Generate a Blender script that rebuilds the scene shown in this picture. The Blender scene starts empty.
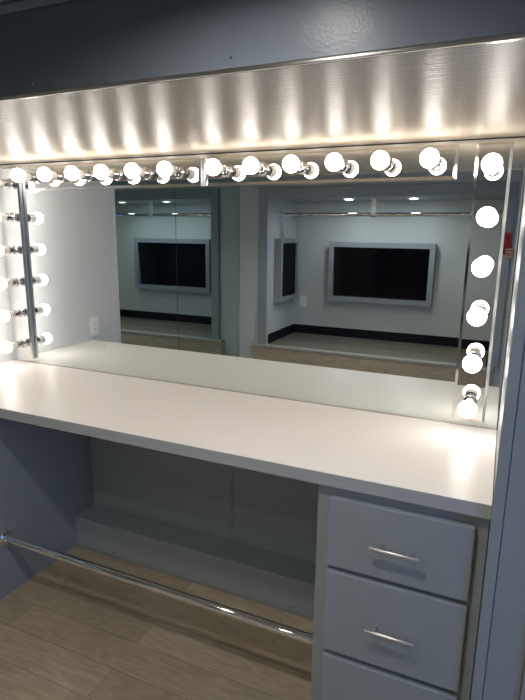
import bpy, bmesh, math, random
from mathutils import Vector, Matrix
random.seed(4)
scene = bpy.context.scene
C = scene.collection
R = math.radians

# ------------------------------------------------------------------ materials
def mat(name, col, rough=.5, metal=0, spec=.5, emis=None, es=0, bump=None, coat=0, var=None):
    m = bpy.data.materials.new(name); m.use_nodes = True
    nt = m.node_tree; b = nt.nodes['Principled BSDF']
    b.inputs['Base Color'].default_value = (*col, 1)
    b.inputs['Roughness'].default_value = rough
    b.inputs['Metallic'].default_value = metal
    b.inputs['Specular IOR Level'].default_value = spec
    b.inputs['Coat Weight'].default_value = coat
    if emis:
        b.inputs['Emission Color'].default_value = (*emis, 1)
        b.inputs['Emission Strength'].default_value = es
    if bump or var:
        tc = nt.nodes.new('ShaderNodeTexCoord')
    if bump:
        scale, strength, stretch = bump
        mp = nt.nodes.new('ShaderNodeMapping'); mp.inputs['Scale'].default_value = stretch
        nz = nt.nodes.new('ShaderNodeTexNoise'); nz.inputs['Scale'].default_value = scale; nz.inputs['Detail'].default_value = 3
        bp = nt.nodes.new('ShaderNodeBump'); bp.inputs['Strength'].default_value = strength; bp.inputs['Distance'].default_value = .002
        nt.links.new(tc.outputs['Object'], mp.inputs['Vector']); nt.links.new(mp.outputs['Vector'], nz.inputs['Vector'])
        nt.links.new(nz.outputs['Fac'], bp.inputs['Height']); nt.links.new(bp.outputs['Normal'], b.inputs['Normal'])
    if var:
        scale, amt = var
        nz = nt.nodes.new('ShaderNodeTexNoise'); nz.inputs['Scale'].default_value = scale; nz.inputs['Detail'].default_value = 4
        rp = nt.nodes.new('ShaderNodeValToRGB')
        rp.color_ramp.elements[0].position = .3; rp.color_ramp.elements[1].position = .7
        rp.color_ramp.elements[0].color = (*[c * (1 - amt) for c in col], 1)
        rp.color_ramp.elements[1].color = (*[min(1, c * (1 + amt)) for c in col], 1)
        nt.links.new(tc.outputs['Object'], nz.inputs['Vector']); nt.links.new(nz.outputs['Fac'], rp.inputs['Fac'])
        nt.links.new(rp.outputs['Color'], b.inputs['Base Color'])
    return m

def wood(name, c1, c2, mortar, width, row, off, loc=(0, 0, 0), rough=.42):
    m = bpy.data.materials.new(name); m.use_nodes = True
    nt = m.node_tree; b = nt.nodes['Principled BSDF']; N = nt.nodes.new; L = nt.links.new
    tc = N('ShaderNodeTexCoord')
    mp = N('ShaderNodeMapping'); mp.inputs['Location'].default_value = loc
    L(tc.outputs['Object'], mp.inputs['Vector'])
    br = N('ShaderNodeTexBrick'); br.offset = off; br.inputs['Scale'].default_value = 1
    br.inputs['Brick Width'].default_value = width; br.inputs['Row Height'].default_value = row
    br.inputs['Mortar Size'].default_value = .0012; br.inputs['Mortar Smooth'].default_value = .2
    br.inputs['Color1'].default_value = (*c1, 1); br.inputs['Color2'].default_value = (*c2, 1); br.inputs['Mortar'].default_value = (*mortar, 1)
    L(mp.outputs['Vector'], br.inputs['Vector'])
    # long grain, warped so it makes cathedral figures
    ms = N('ShaderNodeMapping'); ms.inputs['Scale'].default_value = (1.3, 8, 8); L(tc.outputs['Object'], ms.inputs['Vector'])
    n1 = N('ShaderNodeTexNoise'); n1.inputs['Scale'].default_value = 1.6; n1.inputs['Detail'].default_value = 2; L(ms.outputs['Vector'], n1.inputs['Vector'])
    mu = N('ShaderNodeMath'); mu.operation = 'MULTIPLY'; mu.inputs[1].default_value = 55; L(n1.outputs['Fac'], mu.inputs[0])
    sn = N('ShaderNodeMath'); sn.operation = 'SINE'; L(mu.outputs[0], sn.inputs[0])
    ms2 = N('ShaderNodeMapping'); ms2.inputs['Scale'].default_value = (6, 90, 90); L(tc.outputs['Object'], ms2.inputs['Vector'])
    n2 = N('ShaderNodeTexNoise'); n2.inputs['Scale'].default_value = 1.5; n2.inputs['Detail'].default_value = 4; L(ms2.outputs['Vector'], n2.inputs['Vector'])
    n3 = N('ShaderNodeTexNoise'); n3.inputs['Scale'].default_value = 2.2; n3.inputs['Detail'].default_value = 2; L(tc.outputs['Object'], n3.inputs['Vector'])
    def mr(src, lo, hi):
        r = N('ShaderNodeMapRange'); r.inputs['From Min'].default_value = lo[0]; r.inputs['From Max'].default_value = lo[1]
        r.inputs['To Min'].default_value = hi[0]; r.inputs['To Max'].default_value = hi[1]; L(src, r.inputs['Value']); return r.outputs['Result']
    a = mr(sn.outputs[0], (-1, 1), (.88, 1.05)); c = mr(n2.outputs['Fac'], (.3, .7), (.92, 1.07)); d = mr(n3.outputs['Fac'], (.3, .7), (.9, 1.1))
    m1 = N('ShaderNodeMath'); m1.operation = 'MULTIPLY'; L(a, m1.inputs[0]); L(c, m1.inputs[1])
    m2 = N('ShaderNodeMath'); m2.operation = 'MULTIPLY'; L(m1.outputs[0], m2.inputs[0]); L(d, m2.inputs[1])
    vm = N('ShaderNodeVectorMath'); vm.operation = 'SCALE'; L(br.outputs['Color'], vm.inputs[0]); L(m2.outputs[0], vm.inputs['Scale'])
    L(vm.outputs['Vector'], b.inputs['Base Color'])
    b.inputs['Roughness'].default_value = rough; b.inputs['Specular IOR Level'].default_value = .35
    return m

M = {}
PAINT = (.265, .297, .318)
M['paint'] = mat('satin_grey_paint', PAINT, .38, bump=(160, .12, (1, 1, 1)))
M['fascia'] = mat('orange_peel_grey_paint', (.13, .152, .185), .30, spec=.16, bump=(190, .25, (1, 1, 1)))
M['wall'] = mat('grey_wall_paint', (.62, .63, .63), .42, bump=(160, .1, (1, 1, 1)))
M['cream_edge'] = mat('pale_edge_trim', (.62, .62, .6), .4)
M['room'] = mat('room_wall_paint', (.52, .55, .55), .45, bump=(140, .1, (1, 1, 1)))
M['soffit'] = mat('satin_laminate', (.42, .365, .295), .32, spec=.09, bump=(9, 1.0, (1.4, 24, 1)))
M['alu'] = mat('brushed_aluminium', (.85, .82, .80), .15, 1)
M['top'] = mat('white_laminate', (.80, .765, .735), .36, spec=.25, var=(180, .025))
M['chrome'] = mat('polished_chrome', (.62, .62, .64), .05, 1)
M['rail'] = mat('bright_chrome_tube', (.88, .88, .89), .05, 1)
M['mirrorbar'] = mat('bevelled_mirror_glass', (.72, .73, .72), .008, 1)
M['bevel'] = mat('bevel_edge_glass', (.78, .76, .73), .09, 1)
M['mirror'] = mat('silvered_mirror', (.74, .79, .785), .0, 1)
M['closet'] = mat('green_tint_mirror', (.56, .65, .645), .0, 1)
M['bulb'] = mat('glowing_opal_glass', (1, .97, .93), .3, emis=(1, .925, .85), es=19.5)
M['collar'] = mat('cream_plastic_collar', (.72, .68, .62), .4)
M['steel'] = mat('satin_nickel', (.72, .69, .66), .42, 1)
M['bar_side'] = mat('brushed_bar_side', (.62, .63, .65), .4, 1)
M['dark'] = mat('dark_gap', (.02, .02, .022), .6)
M['black'] = mat('black_vinyl', (.006, .007, .012), .6, spec=.2)
M['screen'] = mat('black_glass_screen', (.002, .002, .003), .06, spec=.4)
M['screen_dull'] = mat('dull_black_screen', (.002, .002, .003), .35, spec=.05)
M['white_plastic'] = mat('white_plastic', (.82, .83, .82), .3)
M['white_trim'] = mat('white_trim_ring', (.75, .77, .78), .35)
M['can'] = mat('lit_lamp_lens', (1, 1, 1), .3, emis=(1, .95, .87), es=420)
M['can2'] = mat('lit_niche_lens', (1, 1, 1), .3, emis=(.93, .98, 1), es=200)
M['day'] = mat('daylit_blue_pane', (.1, .2, .4), .3, emis=(.13, .40, 1), es=8.5)
M['ceil'] = mat('warm_taupe_ceiling', (.36, .32, .24), .6)
M['floor'] = wood('oak_planks', (.47, .39, .28), (.30, .242, .168), (.17, .135, .10), 1.22, .1335, .42, (.99 + .0, .0667*2-.001, 0))
M['edge_band'] = mat('grey_counter_edge', (.38, .395, .41), .4)
M['deck'] = wood('grey_planks', (.20, .18, .145), (.15, .135, .11), (.06, .05, .04), 1.3, .15, .5)
M['stepwood'] = wood('tan_step_board', (.80, .64, .43), (.74, .59, .39), (.4, .33, .25), 3.0, .7, .5, rough=.4)
M['nosing'] = mat('grey_nosing', (.36, .36, .34), .35)
M['phone'] = mat('dark_red_case', (.16, .006, .014), .3)
M['phone_glass'] = mat('black_phone_glass', (.01, .01, .012), .08)
M['skin'] = mat('skin', (.27, .14, .10), .5)
M['hair'] = mat('dark_hair', (.02, .014, .01), .6)
M['shirt'] = mat('dark_blue_shirt', (.03, .04, .07), .8)
M['trousers'] = mat('charcoal_trousers', (.03, .03, .035), .85)
M['shoe'] = mat('black_leather', (.012, .012, .012), .4)
M['eye'] = mat('eye_white', (.8, .8, .78), .2)

# ------------------------------------------------------------------ mesh helpers
class MB:
    def __init__(s): s.bm = bmesh.new()
    def _merge(s, b, mi=0, smooth=False):
        for f in b.faces: f.material_index = mi; f.smooth = smooth
        me = bpy.data.meshes.new('t'); b.to_mesh(me); b.free(); s.bm.from_mesh(me); bpy.data.meshes.remove(me)
    def box(s, x0, x1, y0, y1, z0, z1, bev=0, seg=2, mi=0):
        b = bmesh.new(); bmesh.ops.create_cube(b, size=1)
        for v in b.verts: v.co = Vector(((x0 + x1) / 2 + v.co.x * (x1 - x0), (y0 + y1) / 2 + v.co.y * (y1 - y0), (z0 + z1) / 2 + v.co.z * (z1 - z0)))
        if bev: bmesh.ops.bevel(b, geom=b.edges[:], offset=bev, segments=seg, affect='EDGES', profile=.5)
        s._merge(b, mi); return s
    def lathe(s, prof, mtx=None, n=32, mi=0, smooth=True, cap=True):
        # prof: list of (radius, height) along local +Z
        b = bmesh.new(); rings = []
        for r, h in prof:
            if r < 1e-6: rings.append([b.verts.new((0, 0, h))])
            else: rings.append([b.verts.new((r * math.cos(2 * math.pi * k / n), r * math.sin(2 * math.pi * k / n), h)) for k in range(n)])
        for p, q in zip(rings, rings[1:]):
            for k in range(n):
                a, c = p[k % len(p)], p[(k + 1) % len(p)]; d, e = q[k % len(q)], q[(k + 1) % len(q)]
                if len(p) == 1 and len(q) == 1: continue
                if len(p) == 1: b.faces.new((a, d, e))
                elif len(q) == 1: b.faces.new((a, c, d))
                else: b.faces.new((a, c, e, d))
        if cap:
            for rg in (rings[0], rings[-1]):
                if len(rg) > 2: b.faces.new(rg)
        bmesh.ops.recalc_face_normals(b, faces=b.faces[:])
        if mtx: bmesh.ops.transform(b, matrix=mtx, verts=b.verts[:])
        s._merge(b, mi, smooth)
        return s
    def obj(s, name, mats, parent=None, loc=None, sharp=True):
        me = bpy.data.meshes.new(name); s.bm.to_mesh(me); s.bm.free()
        for m in (mats if isinstance(mats, (list, tuple)) else [mats]): me.materials.append(m)
        o = bpy.data.objects.new(name, me); C.objects.link(o)
        if sharp and any(p.use_smooth for p in me.polygons):
            try: me.set_sharp_from_angle(angle=R(40))
            except Exception: pass
        if parent: o.parent = parent
        if loc: o.location = loc
        return o

def axis_m(p, d):
    d = Vector(d).normalized(); return Matrix.Translation(p) @ d.to_track_quat('Z', 'Y').to_matrix().to_4x4()

def empty(name, loc, label, cat, group=None, rot=(0, 0, 0)):
    o = bpy.data.objects.new(name, None); C.objects.link(o); o.location = loc; o.rotation_euler = rot
    o.empty_display_size = .05
    return tag(o, label, cat, group)
def tag(o, label, cat, group=None):
    o['label'] = label; o['category'] = cat
    if group: o['group'] = group
    return o
def struct(name, b, m, label=None):
    o = b.obj(name, m); o['kind'] = 'structure'
    if label: o['label'] = label; o['category'] = name.split('_')[0]
    return o
def centre(o):
    # moves a top-level mesh's origin to the base of its own geometry
    vs = [v.co for v in o.data.vertices]
    c = Vector(((min(v.x for v in vs) + max(v.x for v in vs)) / 2, (min(v.y for v in vs) + max(v.y for v in vs)) / 2, min(v.z for v in vs)))
    o.data.transform(Matrix.Translation(-c)); o.location = c; return o

# ------------------------------------------------------------------ key measures (metres)
XL, XR = -2.118, .165          # vanity niche side walls
ZC, ZM = .860, 1.811           # counter top, soffit underside
DC = .585                      # counter depth
YO = 2.60                      # opposite wall
YN = 3.31                      # far wall of the television niche
NX0, NX1 = -1.84, .08          # television niche sides
XW = 1.2                       # right wall of room
ZH = 2.02                      # ceiling

# ------------------------------------------------------------------ room shell
struct('floor', MB().box(-2.3, XW + .1, -YN - .15, .1, -.05, 0), M['floor'], 'tan oak plank floor running under the counter')
struct('ceiling', MB().box(-2.3, XW + .1, -YN - .15, .1, ZH, ZH + .06), M['ceil'], 'low warm taupe ceiling above the vanity fascia')
struct('wall_back', MB().box(-2.3, XW, .004, .08, 0, ZH), M['paint'], 'grey panelled wall below the counter and behind the mirror')
struct('wall_left', MB().box(XL - .09, XL, -.835, .003, 0, ZM, bev=.002, seg=1), M['wall'], 'pale grey side wall at the left end of the vanity')
struct('trim_1', MB().box(XL - .05, XL + .003, -.852, -.836, 0, ZM, bev=.002, seg=1), M['cream_edge'], 'pale edge strip ending the left vanity wall')
struct('wall_closet', MB().box(-2.3, -2.16, -YO - .1, -.853, 0, ZH), M['room'], 'wall behind the mirrored closet doors')
struct('wall_lower_left', MB().box(XL, -1.651, -.578, .003, 0, ZC - .0385, bev=.001, seg=1), M['paint'], 'grey panel under the left end of the counter')
# right partition with its stepped front edge
struct('wall_right', MB().box(XR, XW, -.588, .003, 0, ZM), M['paint'], 'partition wall closing the vanity on the right')
pj = MB().box(XR - .0015, XR + .0255, -.603, -.5885, 0, ZM - .001, bev=.0015, seg=1)
struct('trim_2', pj, M['paint'], 'narrow blue-grey jamb board beside the drawers')
struct('trim_3', MB().box(XR + .0262, XR + .1116, -.598, -.5885, 0, ZM - .001, bev=.0015, seg=1), M['paint'], 'wide blue-grey casing board right of the jamb')
struct('trim_4', MB().box(XR + .1125, XR + .2, -.606, -.5885, 0, ZM - .001, bev=.002, seg=1), M['paint'], 'outermost blue-grey casing board')
# far right side wall with a daylit window
wr = MB()
Y0, Y1 = -1.22, -1.02
wr.box(XW, XW + .08, -YO, Y0, 0, ZH); wr.box(XW, XW + .08, Y1, -.1, 0, ZH)
wr.box(XW, XW + .08, Y0, Y1, 0, .12); wr.box(XW, XW + .08, Y0, Y1, 1.80, ZH)
struct('wall_side', wr, M['room'], 'side wall of the room holding the blue daylit window')
w1 = struct('window_1', MB().box(XW + .03, XW + .036, Y0 + .02, Y1 - .02, .14, 1.78), M['day'], 'narrow blue daylit window pane to the right of the room')
fr = MB()
for a in ((Y0, Y0 + .02, .12, 1.80), (Y1 - .02, Y1, .12, 1.80), (Y0 + .02, Y1 - .02, .12, .14), (Y0 + .02, Y1 - .02, 1.78, 1.80)): fr.box(XW - .01, XW + .05, a[0], a[1], a[2], a[3])
fr.obj('window_frame', M['white_trim'], w1)
# soffit box over the vanity
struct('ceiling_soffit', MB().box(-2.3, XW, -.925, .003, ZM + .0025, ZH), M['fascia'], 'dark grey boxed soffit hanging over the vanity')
struct('trim_5', MB().box(-2.3, XW, -.922, .003, ZM, ZM + .0022), M['soffit'], 'satin beige laminate underside of the soffit')
struct('trim_6', MB().box(-2.3, XW, -.932, -.9225, ZM - .001, ZM + .008, bev=.0025), M['alu'], 'bright metal edge strip along the soffit bottom')
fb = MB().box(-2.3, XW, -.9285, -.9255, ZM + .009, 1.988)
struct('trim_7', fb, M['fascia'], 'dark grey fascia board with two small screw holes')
struct('trim_8', MB().box(-2.3, XW, -.9305, -.9255, 1.992, 2.010), M['paint'], 'thin grey strip between fascia and ceiling')
for i, x in enumerate((-.894, -.384)):
    s = MB().lathe([(.0028, 0), (.0028, .0006), (.0016, .0007)], axis_m((x, -.9286, 1.838), (0, -1, 0)), n=16)
    o = s.obj('screw_head', M['steel'] if i == 0 else M['dark'])
    tag(centre(o), ('tiny round screw head at the left of the dark fascia', 'tiny dark screw hole in the fascia above the mirror')[i], 'screw')

# opposite wall with the raised television niche
wo = MB()
wo.box(-2.3, NX0 - .001, -YO - .08, -YO, 0, ZH); wo.box(NX1, XW, -YO - .08, -YO, 0, ZH)
wo.box(NX0, NX1, -YO - .08, -YO, ZM + .001, ZH); wo.box(NX0, NX1, -YO - .08, -YO, 0, .44)
struct('wall_opposite', wo, M['room'], 'grey wall opposite the vanity around the television niche')
ff = MB()
ff.box(NX0 - .08, NX0, -YO + .001, -YO + .028, .4935, 1.90, bev=.002, seg=1); ff.box(NX1, NX1 + .08, -YO + .001, -YO + .028, .4935, 1.90, bev=.002, seg=1)
ff.box(NX0, NX1, -YO + .001, -YO + .028, ZM - .002, 1.90, bev=.002, seg=1)
struct('trim_9', ff, M['paint'], 'grey face frame around the television niche')
struct('wall_niche_left', MB().box(NX0 - .05, NX0, -YN - .05, -YO - .081, .40, 1.86), M['room'], 'left side wall inside the television niche')
struct('wall_niche_right', MB().box(NX1, NX1 + .05, -YN - .05, -YO - .081, .40, 1.86), M['room'], 'right side wall inside the television niche')
struct('wall_niche_back', MB().box(NX0 - .05, NX1 + .05, -YN - .05, -YN, .40, 1.86), M['room'], 'rear wall of the niche carrying the framed television')
struct('ceiling_niche', MB().box(NX0 - .05, NX1 + .05, -YN - .05, -YO - .081, ZM, ZM + .04), M['paint'], 'niche ceiling holding two recessed lamps')
struct('floor_niche', MB().box(NX0, NX1, -YN, -YO - .081, .44, .49), M['deck'], 'raised grey plank deck inside the television niche')
struct('trim_10', MB().box(-.872 - .009, -.872 + .009, .0015, .0035, .162, ZC - .04), M['paint'], 'vertical joint strip on the wall under the counter')
struct('baseboard_back', MB().box(NX0 + .011, NX1 - .011, -YN + .0005, -YN + .010, .4905, .578), M['black'], 'black baseboard along the rear of the niche')
struct('baseboard_left', MB().box(NX0 + .0005, NX0 + .0105, -YN + .0005, -YO - .03, .4905, .578), M['black'], 'black baseboard on the left side of the niche')
struct('baseboard_right', MB().box(NX1 - .0105, NX1 - .0005, -YN + .0005, -YO - .03, .4905, .578), M['black'], 'black baseboard on the right side of the niche')

st = empty('platform_step', (-.93, -YO + .05, 0), 'tan wooden step front below the television niche with grey nosing', 'step')
sx0, sx1 = -1.96 + .93, .12 + .93
MB().box(sx0, sx1, -.049, 0, 0, .470).obj('riser', M['stepwood'], st)
MB().box(sx0 - .006, sx1 + .006, -.049, .008, .4705, .4925, bev=.003).obj('nosing', M['nosing'], st)
MB().box(NX0 + .93, NX1 + .93, -.130, -.0495, .441, .4915).obj('tread', M['deck'], st)

# ------------------------------------------------------------------ mirrored closet doors
def closet(y0, y1, x, label):
    t = empty('mirrored_door', (x, (y0 + y1) / 2, .01), label, 'mirrored door', 'mirrored sliding closet doors')
    h = (y1 - y0) / 2
    MB().box(-.005, 0, -h + .001, h - .001, 0.02, 1.93).obj('mirror_panel', M['closet'], t)
    MB().box(-.006, .002, -h, h, .0, .019).obj('bottom_rail', M['steel'], t)
    e = MB(); e.box(-.006, .0006, -h, -h + .003, .02, 1.93); e.box(-.006, .0006, h - .003, h, .02, 1.93); e.obj('edge_strip', M['dark'], t)
closet(-1.540, -.855, -2.124, 'mirrored closet door next to the vanity side wall')
closet(-2.598, -1.5415, -2.126, 'wider mirrored closet door reaching the corner beside the niche')

# ------------------------------------------------------------------ vanity mirror
mt = empty('vanity_mirror', ((XL + XR) / 2, 0, ZC), 'wide frameless wall mirror standing on the white counter', 'mirror')
hw = (XR - XL) / 2
MB().box(-hw + .003, hw - .004, -.004, .002, .005, ZM - ZC - .004).obj('mirror_glass', M['mirror'], mt)
MB().box(-hw + .003, hw - .004, -.0065, .0025, .0003, .0045).obj('bottom_channel', M['steel'], mt)
MB().box(-hw + .003, hw - .004, -.0065, .0025, ZM - ZC - .0035, ZM - ZC - .0006).obj('top_channel', M['dark'], mt)

# ------------------------------------------------------------------ counter
ct = tag(centre(MB().box(XL + .001, XR - .002, -DC + .0012, -.0070, ZC - .038, ZC, bev=.0008, seg=1).obj('countertop', M['top'])),
    'long white laminate countertop with grey front edge in front of the mirror', 'countertop')
eb = MB().box(XL + .001, XR - .002, -DC - .0003, -DC + .0011, ZC - .038, ZC - .0008)
eb = eb.obj('edge_band', M['edge_band'], ct); eb.data.transform(Matrix.Translation(-ct.location)); eb['label'] = 'grey front edge band'

# ------------------------------------------------------------------ light bars
def bar_parts(root, L, n_off, sp=.1524, cup=None):
    h = .0535; d0, d1, ins = .0218, .0255, .009; l = L / 2
    b = bmesh.new()
    def ring(x, z, y): return [b.verts.new((sx * x, y, sz * z)) for sx, sz in ((-1, -1), (1, -1), (1, 1), (-1, 1))]
    r0 = ring(l, h, -.0062); r1 = ring(l, h, -d0); r2 = ring(l - ins, h - ins, -d1)
    for p, q, mi in ((r0, r1, 1), (r1, r2, 2)):
        for k in range(4):
            f = b.faces.new((p[k], p[(k + 1) % 4], q[(k + 1) % 4], q[k])); f.material_index = mi
    b.faces.new(r2).material_index = 0; b.faces.new(r0[::-1]).material_index = 1
    bmesh.ops.recalc_face_normals(b, faces=b.faces[:])
    m = MB(); m.bm.free(); m.bm = b
    m.obj('mirror_backplate', [M['mirrorbar'], M['bar_side'], M['bevel']], root)
    for k in range(6):
        x = n_off + k * sp
        sk = MB().lathe([(.0235, 0), (.0245, .0025), (.0205, .0055), (.0185, .009), (.0185, .026), (.0205, .0265), (.0205, .0305), (.0185, .031), (.0185, .041), (.0198, .0415), (.0198, .0460), (.0175, .0465), (.0150, .043)],
                        n=28, cap=True).obj('lamp_socket', M['chrome'], root)
        sk.matrix_local = axis_m((x, -d1 - .0003, 0), (0, -1, 0))
        cz, r, rc = .1035, .0292, .0225
        MB().lathe([(0, .0435), (.0146, .0436), (.0165, .050), (.0195, .064), (rc, cz - math.sqrt(r * r - rc * rc) - .0004)], n=28).obj('bulb_collar', M['collar'], sk)
        prof = []
        for a in range(0, 17):
            th = math.asin(rc / r) + (math.pi - math.asin(rc / r)) * a / 16
            prof.append((max(0, r * math.sin(th)), cz - r * math.cos(th)))
        prof[-1] = (0, cz + r)
        MB().lathe(prof, n=28).obj('globe_bulb', M['bulb'], sk)

G = 'mirrored globe light bars around the vanity mirror'
def bar(x, z, rot, L, off, label, sp=.1524):
    t = empty('vanity_light_bar', (x, 0, z), label, 'light bar', G, (0, rot, 0))
    bar_parts(t, L, off, sp); return t
bar(-1.447, 1.742, 0, .916, -1.846 + 1.447, 'horizontal mirrored bar of six lit globe bulbs, left half of the mirror top')
bar(-.502, 1.742, 0, .924, -.874 + .502, 'horizontal mirrored bar of six lit globe bulbs, right half of the mirror top')
# after a quarter turn about Y the first bulb (local -x) sits on top
bar(.068, 1.339, R(90), .914, -.3805, 'vertical mirrored bar of six lit globe bulbs at the right end of the mirror')
bar(-2.017, 1.339, R(90), .914, -.3805, 'vertical mirrored bar of six lit globe bulbs beside the left wall')

# ------------------------------------------------------------------ drawer cabinet
cx0, cx1 = -.293, XR - .003
cab = empty('drawer_cabinet', ((cx0 + cx1) / 2, -.28, 0), 'grey painted drawer cabinet under the right end of the counter', 'cabinet')
ox, oy = (cx0 + cx1) / 2, -.28
MB().box(cx0 - ox, cx1 - ox, -.56 - oy, -.001 - oy, .0005, ZC - .0385, bev=.001, seg=1).obj('body', M['paint'], cab)
for z0, z1 in ((.572, .787), (.289, .556), (.03, .270)):
    d = MB().box(-.256 - ox, .132 - ox, -.580 - oy, -.5605 - oy, z0, z1, bev=.004, seg=2).obj('drawer', M['paint'], cab)
    zc = z0 + (z1 - z0) * .50; hx = -.060 - ox
    hb = MB()
    hb.lathe([(0, -.068), (.0052, -.068), (.006, -.067), (.006, .067), (.0052, .068), (0, .068)], axis_m((hx, -.613 - oy, zc), (1, 0, 0)), n=20, cap=False)
    hb.obj('handle', M['steel'], d)
    for s in (-1, 1):
        MB().lathe([(.0045, 0), (.0045, .031)], axis_m((hx + s * .042, -.5802 - oy, zc), (0, -1, 0)), n=16).obj('handle_post', M['steel'], d)

# ------------------------------------------------------------------ low ledge and foot rail
lg = empty('toe_ledge', (-.972, -.070, 0), 'low grey boxed ledge on the floor against the wall under the counter', 'ledge')
MB().box(-1.650 + .972, -.2945 + .972, -.067, .0725, .0005, .160, bev=.0015, seg=1).obj('ledge_box', M['paint'], lg)
for x, y, z, d in ((-1.413, -.022, .1605, (0, 0, 1)), (-.51, -.039, .1605, (0, 0, 1)), (-1.419, -.1375, .03, (0, -1, 0)), (-.521, -.1375, .028, (0, -1, 0))):
    MB().lathe([(.0035, 0), (.0035, .0006)], axis_m((x + .972, y + .070, z), d), n=14).obj('screw', M['dark'], lg)
rl = empty('foot_rail', (-.972, -.522, .257), 'polished chrome rail running under the counter just above the floor', 'rail')
MB().lathe([(.0160, -.6775), (.0160, .6775)], axis_m((0, 0, 0), (1, 0, 0)), n=32).obj('tube', M['rail'], rl)
for s, x in ((1, -.6785), (-1, .6785)):
    MB().lathe([(.032, 0), (.032, .003), (.029, .006), (.019, .007), (.019, .020), (.0175, .022), (.0163, .022)], axis_m((x, 0, 0), (s, 0, 0)), n=32).obj('flange', M['rail'], rl)

# ------------------------------------------------------------------ outlets
def outlet(loc, rotz, label, w=.072, h=.116):
    t = empty('wall_outlet', loc, label, 'outlet', 'white duplex wall outlets', (0, 0, rotz))
    MB().box(-w / 2, w / 2, -.006, -.0005, -h / 2, h / 2, bev=.002).obj('cover_plate', M['white_plastic'], t)
    for z in (-.019, .019):
        r = MB().box(-.0165, .0165, -.0085, -.0062, z - .0145, z + .0145, bev=.001, seg=1).obj('receptacle', M['white_plastic'], t)
        s = MB(); s.box(-.008, -.0055, -.0092, -.0086, z, z + .008); s.box(.0055, .008, -.0092, -.0086, z, z + .007)
        s.lathe([(.0022, 0), (.0022, .0006)], axis_m((0, -.0086, z - .006), (0, -1, 0)), n=10)
        s.obj('slots', M['dark'], r)
outlet((XL, -.607, .942), R(90), 'white outlet on the left vanity wall just above the counter')
outlet((-1.739, -YN, .824), R(180), 'white outlet on the rear niche wall below the small side screen')

# ------------------------------------------------------------------ televisions in painted box frames
def television(loc, rotz, w, h, d, fw, label, tilt=5):
    t = empty('framed_television', loc, label, 'television', 'flat screens in grey box frames', (0, 0, rotz))
    f = MB(); x, z = w / 2, h / 2
    f.box(-x, x, -d, -.0005, z - fw, z, bev=.0015, seg=1); f.box(-x, x, -d, -.0005, -z, -z + fw, bev=.0015, seg=1)
    f.box(-x, -x + fw, -d, -.0005, -z + fw, z - fw, bev=.0015, seg=1); f.box(x - fw, x, -d, -.0005, -z + fw, z - fw, bev=.0015, seg=1)
    f.obj('box_frame', M['paint'], t)
    MB().box(-x + fw, x - fw, -.003, -.0005, -z + fw, z - fw).obj('back_panel', M['dark'], t)
    s = MB().box(-x + fw + .002, x - fw - .002, -.012, .012, -z + fw + .002, z - fw - .002, bev=.002, seg=1).obj('screen', M['screen'] if tilt else M['screen_dull'], t)
    s.location = (0, -.5 * d + .008 - .012, 0); s.rotation_euler.x = R(tilt)
television((-.957, -YN, 1.145), R(180), 1.0, .575, .100, .048, 'large black television in a grey box frame on the rear niche wall')
television((NX0, -2.985, 1.165), R(90), .47, .590, .072, .042, 'small black screen in a grey box frame on the left niche wall', 0)

# ------------------------------------------------------------------ clothes rod and niche lamps
rd = empty('clothes_rod', (-.88, -2.872, 1.678), 'chrome clothes rod spanning the niche above the television', 'rod')
MB().lathe([(.0165, -.959), (.0165, .959)], axis_m((0, 0, 0), (1, 0, 0)), n=28).obj('tube', M['rail'], rd)
for s in (-1, 1):
    MB().lathe([(.036, 0), (.036, .003), (.032, .006), (.022, .008), (.022, .026), (.0168, .026)], axis_m((s * .9597, 0, 0), (-s, 0, 0)), n=28).obj('flange', M['steel'], rd)
b = MB(); b.box(-.018, .018, -.004, .004, .017, .129); b.box(-.032, .032, -.024, .024, .1285, .1325, bev=.001, seg=1)
b.lathe([(.0172, -.02), (.022, -.02), (.022, .02), (.0172, .02)], axis_m((-.0, 0, 0), (1, 0, 0)), n=24, cap=False)
br = b.obj('centre_bracket', M['steel'], rd); br.location = (-.08, 0, 0)

def can(loc, r, m, label, grp, deep=0):
    t = empty('recessed_ceiling_light', loc, label, 'ceiling light', grp)
    d = .008 + deep  # deep hangs the ring down as an unseen baffle, narrowing the beam
    MB().lathe([(r + .002, -.0005), (r + .018, -.0005), (r + .017, -d + .003), (r + .004, -d), (r + .002, -d + .003)], n=36, cap=False).obj('trim_baffle_ring', M['white_trim'] if not deep else M['dark'], t)
    MB().lathe([(0, -.001), (r, -.001), (r, -.004), (r * .6, -.008), (0, -.010)], n=36, cap=False).obj('lens', m, t)
can((-1.175, -2.83, ZM), .040, M['can2'], 'left one of the two round lamps lit in the niche ceiling', 'round recessed lamps')
can((-.618, -2.83, ZM), .040, M['can2'], 'right one of the two round lamps lit in the niche ceiling', 'round recessed lamps')
can((-.28, -1.31, ZH), .045, M['can'], 'round lamp in the room ceiling close in front of the vanity', 'round recessed lamps', .011)
can((-.55, -2.02, ZH), .045, M['can'], 'round lamp in the room ceiling between vanity and niche', 'round recessed lamps', .042)
can((-1.45, -1.75, ZH), .045, M['can'], 'unseen fill lamp added to the room ceiling near the mirrored closet doors', 'round recessed lamps', .042)  # added out of view to brighten the step front and left floor

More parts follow.
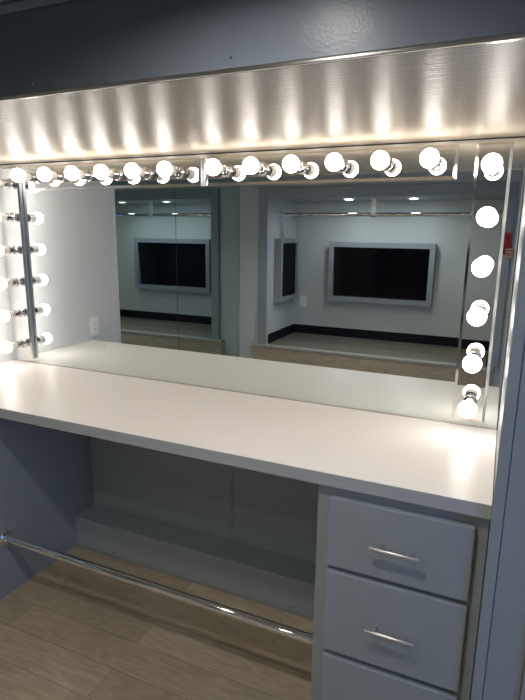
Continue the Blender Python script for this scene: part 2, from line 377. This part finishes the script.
# ------------------------------------------------------------------ camera
cam = bpy.data.cameras.new('camera'); co = bpy.data.objects.new('camera', cam); C.objects.link(co)
CP = Vector((.1348, -1.9273, 1.5118))
yaw, pit, rol = R(24.0293), R(-12.3431), R(.7377)
F = Vector((-math.sin(yaw) * math.cos(pit), math.cos(yaw) * math.cos(pit), math.sin(pit)))
Rt = Vector((math.cos(yaw), math.sin(yaw), 0)); Up = Rt.cross(F)
R2 = Rt * math.cos(rol) + Up * math.sin(rol); U2 = -Rt * math.sin(rol) + Up * math.cos(rol)
rot = Matrix((R2, U2, -F)).transposed()
co.matrix_world = Matrix.Translation(CP) @ rot.to_4x4()
cam.sensor_fit = 'VERTICAL'; cam.sensor_height = 24; cam.lens = 536.6091 / 700 * 24; cam.clip_start = .01
scene.camera = co

# ------------------------------------------------------------------ phone and the person holding it
def cpt(u, v, f): return CP + R2 * u + U2 * v + F * f
ph = empty('smartphone', cpt(-.021, -.128, -.008), 'dark red smartphone held up in a hand, seen in the mirror at its right end', 'phone')
ph.rotation_euler = rot.to_euler()
MB().box(-.036, .036, .001, .147, -.0035, .0035, bev=.003, seg=3).obj('case', M['phone'], ph)
MB().box(-.033, .033, .004, .144, .0037, .0046).obj('display', M['phone_glass'], ph)
MB().lathe([(0, 0), (.0055, 0), (.0055, .0012), (0, .0012)], axis_m((.021, .116, -.0037), (0, 0, -1)), n=20, cap=False).obj('lens', M['phone_glass'], ph)

def skin(name, pts, edges, rad, m, parent, sub=2, root=0):
    me = bpy.data.meshes.new(name); me.from_pydata([tuple(p) for p in pts], edges, []); me.materials.append(m)
    o = bpy.data.objects.new(name, me); C.objects.link(o); o.parent = parent
    md = o.modifiers.new('skin', 'SKIN'); md.use_smooth_shade = True
    if not me.skin_vertices: me.skin_vertices.new()
    lay = me.skin_vertices[0].data
    for i, r in enumerate(rad): lay[i].radius = r if isinstance(r, tuple) else (r, r); lay[i].use_root = (i == root)
    s = o.modifiers.new('sub', 'SUBSURF'); s.levels = sub; s.render_levels = sub
    return o
PB = Vector((.58, -2.27, 0))
pe = empty('person', PB, 'person in a dark shirt holding up a red phone, hand seen in the mirror', 'person')
a = R(24)
def W(x, y, z): return Vector((x * math.cos(a) - y * math.sin(a), x * math.sin(a) + y * math.cos(a), z))
def rel(p): return p - PB
wrist = rel(cpt(.085, -.150, -.05)); knuck = rel(cpt(.052, -.112, -.022))
el_r = W(.26, .12, 1.10); sh_r = W(.17, 0, 1.42); sh_l = W(-.17, 0, 1.42)
pts = [W(0, 0, .98), W(0, 0, 1.18), W(0, .01, 1.36), W(0, 0, 1.46), W(0, .02, 1.53),
       sh_r, el_r, wrist, sh_l, W(-.21, -.02, 1.13), W(-.22, .05, .90), W(-.22, .07, .82),
       W(.09, 0, .90), W(.10, .02, .50), W(.11, 0, .09), W(.12, .14, .035),
       W(-.09, 0, .90), W(-.10, .02, .50), W(-.11, 0, .09), W(-.12, .14, .035)]
edg = [(0, 1), (1, 2), (2, 3), (3, 4), (2, 5), (5, 6), (6, 7), (2, 8), (8, 9), (9, 10), (10, 11), (0, 12), (12, 13), (13, 14), (14, 15), (0, 16), (16, 17), (17, 18), (18, 19)]
rd_ = [(.14, .10), (.125, .09), (.14, .10), .055, .052, .055, .042, .026, .055, .042, .027, .03, .085, .058, .038, .033, .085, .058, .038, .033]
body = skin('body', pts, edg, rd_, M['skin'], pe)
shirt = skin('shirt', [pts[i] for i in (0, 1, 2, 3)] + [sh_r, el_r, el_r.lerp(wrist, .72), sh_l, pts[9], pts[9].lerp(pts[10], .8)],
             [(0, 1), (1, 2), (2, 3), (2, 4), (4, 5), (5, 6), (2, 7), (7, 8), (8, 9)],
             [(.155, .118), (.142, .108), (.155, .116), .066, .068, .055, .040, .068, .055, .040], M['shirt'], pe)
trs = skin('trousers', [W(0, 0, .97), pts[12], pts[13], W(.11, 0, .10), pts[16], pts[17], W(-.11, 0, .10)],
           [(0, 1), (1, 2), (2, 3), (0, 4), (4, 5), (5, 6)], [(.15, .112), .098, .072, .06, .098, .072, .06], M['trousers'], pe)
for s in (1, -1):
    skin('shoe', [W(s * .11, -.03, .045), W(s * .115, .07, .045), W(s * .125, .19, .035)], [(0, 1), (1, 2)], [.043, .044, .034], M['shoe'], pe, 1)
# head with face and hair
hm = MB(); hc = W(0, .03, 1.645)
prof = [(0, -.125), (.03, -.120), (.052, -.10), (.066, -.06), (.074, -.01), (.078, .04), (.072, .08), (.052, .108), (.025, .121), (0, .124)]
hm.lathe(prof, Matrix.Translation(hc) @ Matrix.Rotation(a, 4, 'Z') @ Matrix.Diagonal((1, 1.2, 1, 1)), n=32, cap=False)
def ball(mb, c, r, sc=(1, 1, 1)):
    pr = [(max(0, math.sin(math.pi * k / 12)) * r, -math.cos(math.pi * k / 12) * r) for k in range(13)]; pr[0] = (0, -r); pr[-1] = (0, r)
    mb.lathe(pr, Matrix.Translation(c) @ Matrix.Rotation(a, 4, 'Z') @ Matrix.Diagonal((*sc, 1)), n=20, cap=False)
ball(hm, W(0, .125, 1.632), .016, (.8, 1, 1.5)); ball(hm, W(.077, .03, 1.635), .024, (.4, .8, 1.3)); ball(hm, W(-.077, .03, 1.635), .024, (.4, .8, 1.3))
hm.obj('head', M['skin'], pe)
for s in (1, -1):
    e = MB(); ball(e, W(s * .031, .108, 1.655), .012, (1.2, .8, .8)); e.obj('eye', M['eye'], pe)
e = MB(); ball(e, W(0, .112, 1.587), .018, (1.3, .5, .35)); e.obj('mouth', M['phone'], pe)
hr = MB(); ball(hr, W(0, .008, 1.682), .095, (.92, 1.08, .98)); hr.obj('hair', M['hair'], pe)
# right hand: palm, four fingers across the back of the phone, thumb over the display side
hand = skin('hand', [wrist, rel(cpt(.066, -.128, -.034)), knuck], [(0, 1), (1, 2)], [(.024, .018), (.030, .017), (.030, .014)], M['skin'], pe)
for k, (v, ln) in enumerate(((-.086, 1.0), (-.103, 1.08), (-.119, 1.0), (-.134, .82))):
    p0 = rel(cpt(.055, (v - .112) / 2 * .9 - .01, -.020)); p1 = rel(cpt(.028, v, .010)); p2 = rel(cpt(.028 - .026 * ln, v - .001, .0105)); p3 = rel(cpt(.028 - .046 * ln, v - .004, .009))
    skin('finger', [p0, p1, p2, p3], [(0, 1), (1, 2), (2, 3)], [.0095, .009, .008, .0068], M['skin'], pe)
skin('thumb', [rel(cpt(.066, -.132, -.040)), rel(cpt(.040, -.105, -.034)), rel(cpt(.016, -.082, -.0235))], [(0, 1), (1, 2)], [.012, .0105, .0085], M['skin'], pe)


# ------------------------------------------------------------------ world and view
w = bpy.data.worlds.new('world'); scene.world = w; w.use_nodes = True
w.node_tree.nodes['Background'].inputs[0].default_value = (.25, .42, .8, 1); w.node_tree.nodes['Background'].inputs[1].default_value = .3
cy = scene.cycles
cy.use_denoising = True; cy.max_bounces = 14; cy.glossy_bounces = 10; cy.diffuse_bounces = 6
cy.sample_clamp_indirect = 6; cy.caustics_reflective = True; cy.blur_glossy = .6
vs = scene.view_settings; vs.view_transform = 'Standard'; vs.look = 'None'; vs.gamma = 1; vs.exposure = .13; vs.use_curve_mapping = False
